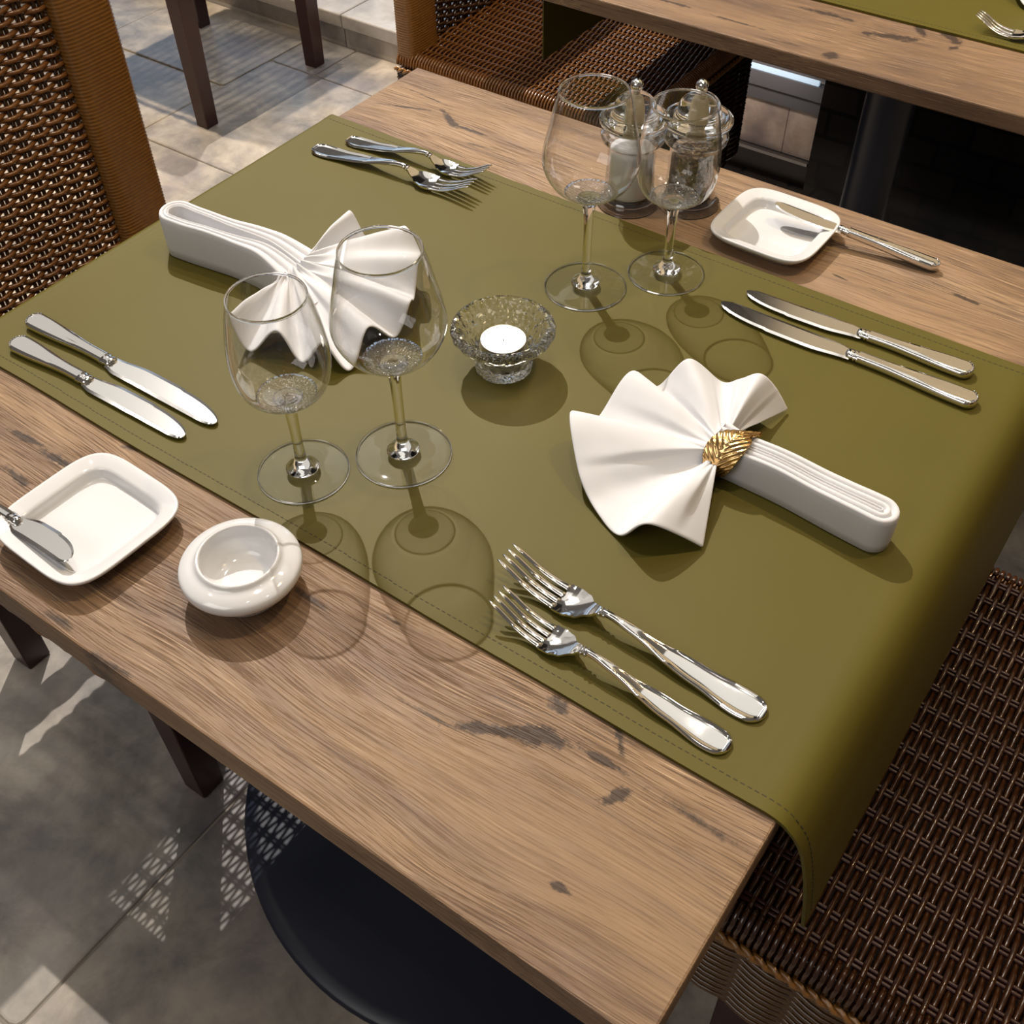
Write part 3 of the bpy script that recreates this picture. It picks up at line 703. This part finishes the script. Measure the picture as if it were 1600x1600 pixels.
# ================================================================ PLATES, BOWL
def sq(h, z, e=5.0, n=64, bx=0):
    out = []
    for j in range(n):
        a = 2*pi*j/n; c, s = cos(a), sin(a); out.append((h*math.copysign(abs(c)**(2/e), c), h*math.copysign(abs(s)**(2/e), s), z))
    return out
def plate(h, label, loc, rz):
    t = thing('side_plate', label, 'plate', loc, rz)
    L_ = [(.62, .0005), (.64, 0), (.70, 0), (.72, .002), (.86, .0075), (.97, .0128), (1.0, .0152), (1.0, .0168), (.988, .0174), (.955, .0170), (.80, .0145), (.765, .0136), (.745, .0120), (.722, .0066), (.700, .0054), (.66, .0048), (.30, .0040), (.02, .0040)]
    mb = MB(); mb.loft([sq(h*f, z, 4.4 if f > .9 else (5.4 if f > .5 else 4)) for f, z in L_]); fixn(mb.build('plate', M['porcelain'], t)); return t
plate(.0545, 'square white bread plate under a butter knife, left near side of the table', (.2675, .0765, 0), -.035)
plate(.0530, 'square white bread plate under a butter knife, beside the pepper mill', (.5150, .7100, 0), -.02)
t = thing('tealight_bowl', 'thick round white porcelain bowl on bare wood by the runner hem', 'bowl', (.4000, .1030, 0))
mb = MB(); mb.lathe(sub([(.0001, .001), (.020, .001), (.0265, 0), (.0285, .001), (.0300, .006), (.0335, .0125), (.0395, .0165), (.0425, .0205), (.0430, .0240), (.0415, .0272), (.0365, .0300), (.0315, .0318), (.0290, .0345), (.0278, .0350), (.0267, .0338), (.0262, .029), (.0255, .022), (.0215, .0145), (.016, .0110), (.006, .0105), (.0001, .0105)], 3), 72)
fixn(mb.build('bowl', M['porcelain'], t))

# ================================================================ GLASSES
def wine_glass(kind, label, loc):
    t = thing('wine_glass', label, 'wine glass', loc)
    if kind == 'b':
        outer = [(.0290, .1890), (.0325, .1765), (.0362, .1600), (.0398, .1450), (.0418, .1330), (.0416, .1260), (.0385, .1165), (.0320, .1065), (.0220, .0985), (.0120, .0930), (.0070, .0900)]
        fr, st, rs = .0378, .0880, .0042
    else:
        outer = [(.0278, .1660), (.0312, .1530), (.0340, .1380), (.0359, .1230), (.0362, .1110), (.0348, .0990), (.0308, .0885), (.0240, .0820), (.0160, .0780), (.0100, .0755), (.0065, .0740)]
        fr, st, rs = .0356, .0725, .0042
    o_ = sub(outer, 4); th_ = .00075
    inner = [(max(r-th_*(1+2.0*sm(.6, 1, i/len(o_))), .0002), z+(0 if i < 4 else .0006*sm(.5, 1, i/len(o_))*4)) for i, (r, z) in enumerate(o_)]
    inner = [q for q in inner if q[1] > outer[-1][1]+.0035]
    mb = MB(); prof = list(reversed(o_))+[(outer[0][0]-th_*.5, outer[0][1]+.0005)]+inner+[(.0001, inner[-1][1]-.0006)]
    prof = [(.0001, outer[-1][1]+.0002)]+prof
    zb = outer[-1][1]+(.0085 if kind == 'b' else .0062)
    up_o = [q for q in o_ if q[1] >= zb]; up_i = [q for q in inner if q[1] >= zb]; lo_o = [q for q in o_ if q[1] <= zb+.0012]; lo_i = [q for q in inner if q[1] <= zb+.0012]
    n_o = len(up_o)
    mb.lathe([(r-.0003, z) for r, z in up_o[::-1]], 72); k_ = len(mb.F); del mb.F[-2:]
    fixn(mb.build('bowl', M['thin'], t)); 
    mb = MB(); rr = outer[0][0]; mb.lathe([(rr-.0011, outer[0][1]-.0012), (rr-.0010, outer[0][1]+.0006), (rr-.0004, outer[0][1]+.0009), (rr+.0001, outer[0][1]+.0004), (rr+.0002, outer[0][1]-.0012), (rr-.0011, outer[0][1]-.0012)], 96); del mb.F[-2:]
    fixn(mb.build('rim', M['glass'], t))
    mb = MB(); mb.lathe([(.0001, outer[-1][1]+.0002)]+lo_o[::-1]+lo_i+[(.0001, inner[-1][1]-.0006)], 72); fixn(mb.build('bowl_base', M['sparkle'], t))
    mb = MB(); zt = outer[-1][1]
    mb.lathe(sub([(.0001, zt+.0032), (.0060, zt+.0028), (.0108, zt+.0030), (.0104, zt+.0012), (.0072, zt-.001), (.0056, zt-.006), (.0046, zt-.014), (.0041, zt-.030), (.0040, .030), (.0044, .018), (.0058, .0115), (.0095, .0080), (.0125, .0058), (.0120, .0048), (.0001, .0044)], 3), 32)
    fixn(mb.build('stem', M['glass'], t))
    mb = MB(); mb.lathe(sub([(.0001, .0003), (fr*.6, .0003), (fr-.0012, .0003), (fr, .0010), (fr-.0010, .0018), (fr*.7, .0024), (fr*.45, .0034), (.0110, .0046), (.0001, .0046)], 3), 72)
    fixn(mb.build('foot', M['foot'], t))
    mb = MB(); mb.lathe([(fr-.0010, .0006), (fr-.0002, .0003), (fr+.0004, .0009), (fr-.0001, .0017), (fr-.0009, .0019), (fr-.0010, .0006)], 96); del mb.F[-2:]; fixn(mb.build('foot_rim', M['glass'], t)); return t
wine_glass('b', 'large red wine glass standing in front of the folded napkin without a ring', (.4090, .2696, Z))
wine_glass('s', 'small wine glass near the white porcelain bowl, before the napkin without a ring', (.3569, .2099, Z))
wine_glass('b', 'large red wine glass left of the salt mill, behind the candle', (.4084, .5370, Z))
wine_glass('s', 'small wine glass standing in front of the pepper mill', (.4594, .5978, Z))

# tealight holder
t = thing('candle_holder', 'fluted cut-glass tealight holder in the middle of the runner', 'candle holder', (.4115, .4025, Z))
mb = MB(); fl = 18
def mod(a, z):
    g = sm(0, .005, z)*(1-sm(.036, .042, z)); up = sm(.012, .022, z)
    return 1+g*(.05*abs(math.sin(a*fl/2))*(1-up)+up*.028*(abs(math.sin(a*fl/2+z*210))*abs(math.sin(a*fl/2-z*210))))
out_ = sub([(.0001, .0), (.0225, .0), (.0238, .0012), (.0240, .008), (.0252, .014), (.0290, .0215), (.0362, .0290), (.0415, .0350), (.0438, .0390), (.0432, .0415)], 5)
inn = sub([(.0415, .0425), (.0375, .0420), (.0345, .0395), (.0315, .0330), (.0275, .0255), (.0225, .0205), (.0208, .0190), (.0206, .0100), (.0198, .0088), (.0001, .0088)], 3)
rings = []
for r, z in out_: rings.append([(r*mod(2*pi*j/144, z)*cos(2*pi*j/144), r*mod(2*pi*j/144, z)*sin(2*pi*j/144), z) for j in range(144)])
for r, z in inn:
    f_ = lambda a: max(r, .0001)*(1-.018*abs(math.cos(a*fl/2))*sm(.020, .026, z)*(1-sm(.036, .041, z)))
    rings.append([(f_(2*pi*j/144)*cos(2*pi*j/144), f_(2*pi*j/144)*sin(2*pi*j/144), z) for j in range(144)])
mb.loft(rings); sharp(fixn(mb.build('glass_dish', M['cut_glass'], t)), 40)
t = thing('tealight', 'burning white tealight candle inside the fluted glass holder', 'candle', (.4115, .4025, Z+.0090))
mb = MB(); mb.lathe([(.0001, .0002), (.0180, .0002), (.0184, .001), (.0190, .0190), (.0195, .0194), (.0190, .0198), (.0186, .0190), (.0182, .0160), (.0001, .0160)], 56); sharp(mb.build('cup', M['alu'], t), 60)
mb = MB(); mb.lathe([(.0001, .0161), (.0178, .0161), (.0183, .0178), (.0150, .0172), (.0001, .0170)], 56); mb.build('wax', M['wax'], t)
mb = MB(); mb.tube([(0, 0, .0172), (.0003, 0, .0205), (.001, .0003, .0222)], .0005, 6); mb.build('wick', M['wick'], t)
mb = MB(); mb.lathe(sub([(.0001, .0195), (.0016, .0210), (.0021, .0235), (.0014, .0270), (.0006, .0300), (.0001, .0315)], 3), 16); mb.build('flame', M['flame'], t)

# mills
def mill(label, fill, loc):
    t = thing(('salt_mill' if fill == 'salt' else 'pepper_mill'), label, 'salt mill' if fill == 'salt' else 'pepper mill', loc)
    mb = MB(); mb.lathe(sub([(.0001, 0), (.0290, 0), (.0312, .0010), (.0314, .0035), (.0290, .0055), (.0268, .0082), (.0258, .0088), (.0001, .0089)], 3), 64); sharp(fixn(mb.build('base', M['glass'], t)), 60)
    mb = MB(); mb.lathe(sub([(.0001, .0092), (.0258, .0092), (.0255, .014), (.0246, .030), (.0240, .050), (.0240, .062), (.0262, .0665), (.0305, .0700), (.0318, .0735), (.0300, .0765), (.0245, .0785), (.0215, .0805), (.0200, .0810), (.0001, .0812)], 3), 64)
    sharp(fixn(mb.build('body', M['acrylic'], t)), 60)
    mb = MB(); mb.lathe([(.0001, .0130), (.0215, .0130), (.0220, .0140), (.0216, .0560), (.0212, .0605), (.0001, .0618)], 40); mb.build('salt' if fill == 'salt' else 'peppercorns', M[fill], t, kind='stuff')
    mb = MB(); mb.lathe([(.0001, .0093), (.0185, .0093), (.0190, .0098), (.0190, .0122), (.0180, .0128), (.0001, .0129)], 32); sharp(mb.build('grinder', M['grinder'], t))
    mb = MB(); mb.lathe(sub([(.0001, .0820), (.0210, .0820), (.0280, .0835), (.0326, .0870), (.0338, .0905), (.0326, .0935), (.0250, .0945), (.0215, .0965), (.0205, .1020), (.0185, .1080), (.0140, .1125), (.0085, .1150), (.0001, .1158)], 3), 64)
    sharp(fixn(mb.build('cap', M['glass'], t)), 60)
    mb = MB(); mb.lathe([(.0001, .0830), (.0060, .0830), (.0065, .0840), (.0062, .1080), (.0050, .1100), (.0001, .1105)], 24); sharp(mb.build('spindle', M['ivory'], t))
    r = .0062; mb = MB(); mb.lathe([(.0001, .1161), (.0040, .1163), (.0034, .1180)]+[(r*sin(a), .1235-r*cos(a)) for a in [math.radians(x) for x in range(35, 180, 12)]]+[(.0001, .1235+r)], 24); mb.build('knob', M['silver'], t)
    return t
mill('clear acrylic mill filled with white salt, behind the wine glasses', 'salt', (.3650, .6860, 0))
mill('clear acrylic mill filled with dark peppercorns, next to the salt mill', 'pepper', (.4160, .7190, 0))

# ================================================================ NAPKINS
def fan(name, parent, C_, axis, peri, spread, z_in, thick=.0022, sub_n=10):
    P = cr(peri, sub_n); K = len(P); R_ = 26; ax = Vector(axis)
    V = []; F = []
    for layer in (0, 1):
        for i in range(K):
            f = i/(K-1)-.5; q0 = Vector((C_[0]+ax.x*f*spread, C_[1]+ax.y*f*spread, z_in+.004*cos(i*pi/sub_n*1.0)))
            q1 = P[i]
            for k in range(R_+1):
                s = k/R_; p_ = q0.lerp(q1, s)
                zz = q0.z*(1-s)+q1.z*s+.004*math.sin(pi*s)*(1 if q1.z > .02 else -.2)
                zz += .0009*noise.noise(Vector((p_.x*60, p_.y*60, 1)))
                zz = max(zz, .0012)
                V.append((p_.x, p_.y, zz))
    V = V[:K*(R_+1)]
    for i in range(K-1):
        for k in range(R_):
            a = i*(R_+1)+k; F.append((a, a+1, a+R_+2, a+R_+1))
    o = mesh(name, V, F, M['napkin'], parent)
    fixn(o)
    if sum(p_.normal.z for p_ in o.data.polygons) < 0: o.data.flip_normals()
    sd = o.modifiers.new('solid', 'SOLIDIFY'); sd.thickness = thick; sd.offset = -.6
    ss = o.modifiers.new('subd', 'SUBSURF'); ss.levels = 1; ss.render_levels = 1
    return o
def strap(name, parent, spine, hw, H_, folds=2, slot=.0, zs=lambda t: 1):
    """the tail: nested loops of cloth standing on edge; spine runs from the fan to the free end"""
    S = cr(spine, 8); n = len(S)
    def k(t): return slot*sm(.25, .95, t)+.04
    def fe(f, t): return f if f >= .9 else .9-(.9-f)*(.9-k(t))/.8
    def contour(f, z):
        L1 = []; L2 = []
        for i in range(n):
            t = i/(n-1); d = (S[min(i+1, n-1)]-S[max(i-1, 0)]); d.z = 0; d.normalize(); nn = Vector((-d.y, d.x, 0)); w_ = hw(t)*fe(f, t)
            zz = z*zs(t)
            a = S[i]+nn*w_; a.z = zz; c = S[i]-nn*w_; c.z = zz; L1.append(a); L2.append(c)
        d = (S[-1]-S[-2]); d.z = 0; d.normalize(); nn = Vector((-d.y, d.x, 0)); w_ = hw(1)*fe(f, 1); arc = []
        for q in range(1, 12):
            a = pi*q/12; v = S[-1]+nn*w_*cos(a)+d*w_*sin(a); v.z = z*zs(1); arc.append(v)
        return L1+arc+L2[::-1]
    levels = [(.90, 0), (.97, .001), (1.0, H_*.25), (1.01, H_*.6), (1.0, H_*.86), (.965, H_*.97), (.92, H_)]
    w_ = .72/folds
    for q in range(folds):
        a = .90-w_*q-.02
        levels += [(a-w_*.30, H_*1.005), (a-w_*.55, H_*.985), (a-w_*.68, H_*.93), (a-w_*.76, H_*.90), (a-w_*.86, H_*.94), (a-w_*.97, H_*.99)]
    levels += [(.13, H_*.99), (.11, H_*.95), (.10, H_*(.85 if not slot else .35)), (.01, H_*(.8 if not slot else .25))]
    mb = MB(); rings = [contour(f, z) for f, z in levels]
    for r_ in rings:
        for q in r_: q.z = max(.0008, q.z*(1+.05*noise.noise(Vector((q.x*25, q.y*25, 3)))))
    mb.loft(rings, cap=False)
    o = mb.build(name, M['napkin'], parent)
    bm = bmesh.new(); bm.from_mesh(o.data)
    bmesh.ops.holes_fill(bm, edges=[e for e in bm.edges if e.is_boundary]); bmesh.ops.recalc_face_normals(bm, faces=bm.faces); bm.to_mesh(o.data); bm.free()
    o.data.polygons.foreach_set('use_smooth', [True]*len(o.data.polygons))
    return o
def napkin_right(label, off, name='napkin'):
    t = thing(name, label, 'napkin', (off[0], off[1], Z))
    peri = [(.6373, .4856, .003), (.6240, .4840, .022), (.6109, .4767, .035), (.5950, .4760, .022), (.5800, .4765, .012), (.5573, .4548, .040), (.5399, .4369, .015), (.5232, .4203, .035), (.5182, .3745, .010), (.5120, .3500, .038), (.5400, .3180, .020), (.5620, .3035, .007), (.5940, .2890, .005), (.6180, .2890, .032), (.6516, .3152, .003)]
    fan('fan', t, (.6210, .3960), (.2, -1), peri, .018, .021)
    strap('folded_tail', t, [(.6150, .3990, 0), (.640, .3985, 0), (.68, .3980, 0), (.72, .3950, 0), (.7470, .3935, 0)], lambda f: .0150-.0035*sm(0, .2, f)+.0022*sm(.2, 1, f), .0335)
    return t
nr = napkin_right('white cloth napkin gathered by the gold leaf ring into a pleated fan', (0, 0))
n3 = dup(nr, (-.010, 1.052, Z), 0, 'white napkin fan edge on the neighbouring table, at the frame corner')
t = thing('napkin', 'white pleated cloth napkin without a ring, behind the two near wine glasses', 'napkin', (0, 0, Z))
peri = [(.1652, .4606, .004), (.1850, .4640, .030), (.2011, .4560, .048), (.2157, .4645, .010), (.2400, .4740, .030), (.2573, .4680, .046), (.2790, .4600, .030), (.2950, .4380, .044), (.3060, .4150, .020), (.3200, .3930, .034), (.3160, .3750, .006), (.3090, .3500, .030), (.3100, .3200, .003), (.2900, .3130, .028), (.2720, .3020, .006), (.2500, .3000, .032), (.2250, .2860, .008), (.2050, .2900, .036), (.2020, .3100, .004)]
fan('fan', t, (.2050, .3770), (.0, -1), peri, .044, .036)
strap('folded_tail', t, [(.2500, .3700, 0), (.215, .3770, 0), (.17, .3810, 0), (.13, .3780, 0), (.09, .3730, 0), (.0570, .3705, 0)], lambda f: .0265-.0105*sm(0, .65, f)+.0015*sm(.7, 1, f), .043, 2, .42, lambda u: .62+.38*sm(0, .45, u))

# gold leaf ring
t = thing('napkin_ring', 'gold metal leaf-shaped napkin ring around the pleated napkin', 'napkin ring', (.6285, .3975, Z))
V = []; F = []; na, nb = 72, 41; ry, rz_, zc = .0178, .0195, .0185
for i in range(na+1):
    a = i/na; ph = math.radians(-128+176*a)                 # front-bottom over the top to the back
    wd = .0140*(math.sin(pi*min(a*.98+.02, 1))**.62)*(1 if a < .7 else 1-.75*sm(.7, 1, a)); skew = .013*a**2+.006*sm(.8, 1, a)-.004
    for j in range(nb):
        u = -1+2*j/(nb-1); x = skew+u*wd
        vein = abs(math.sin((a*11-abs(u)*2.8)*pi))**.8*.0013*(1 if abs(u) > .06 else 0)
        rib = .0014*math.exp(-(u/.09)**2); curl = -.0020*u*u
        r_add = .0016+vein+rib+curl+.002*sm(.85, 1, a)
        V.append((x, (ry+r_add)*sin(ph), zc+(rz_+r_add)*cos(ph)))
for i in range(na):
    for j in range(nb-1):
        q = i*nb+j; F.append((q, q+1, q+nb+1, q+nb))
o = mesh('leaf', V, F, M['gold'], t); sd = o.modifiers.new('solid', 'SOLIDIFY'); sd.thickness = .0008; sd.offset = 0
mb = MB(); rings = []
for k in range(61):
    ph = 2*pi*k/60; rings.append([(a*.0028, (ry+.0004+c*.0005)*sin(ph), max(.0009, zc+(rz_-.0012+c*.0005)*cos(ph))) for a, c in ((-1, -1), (1, -1), (1, 1), (-1, 1))])
mb.loft(rings, cap=False); mb.build('band', M['gold'], t)
bpy.context.view_layer.update()
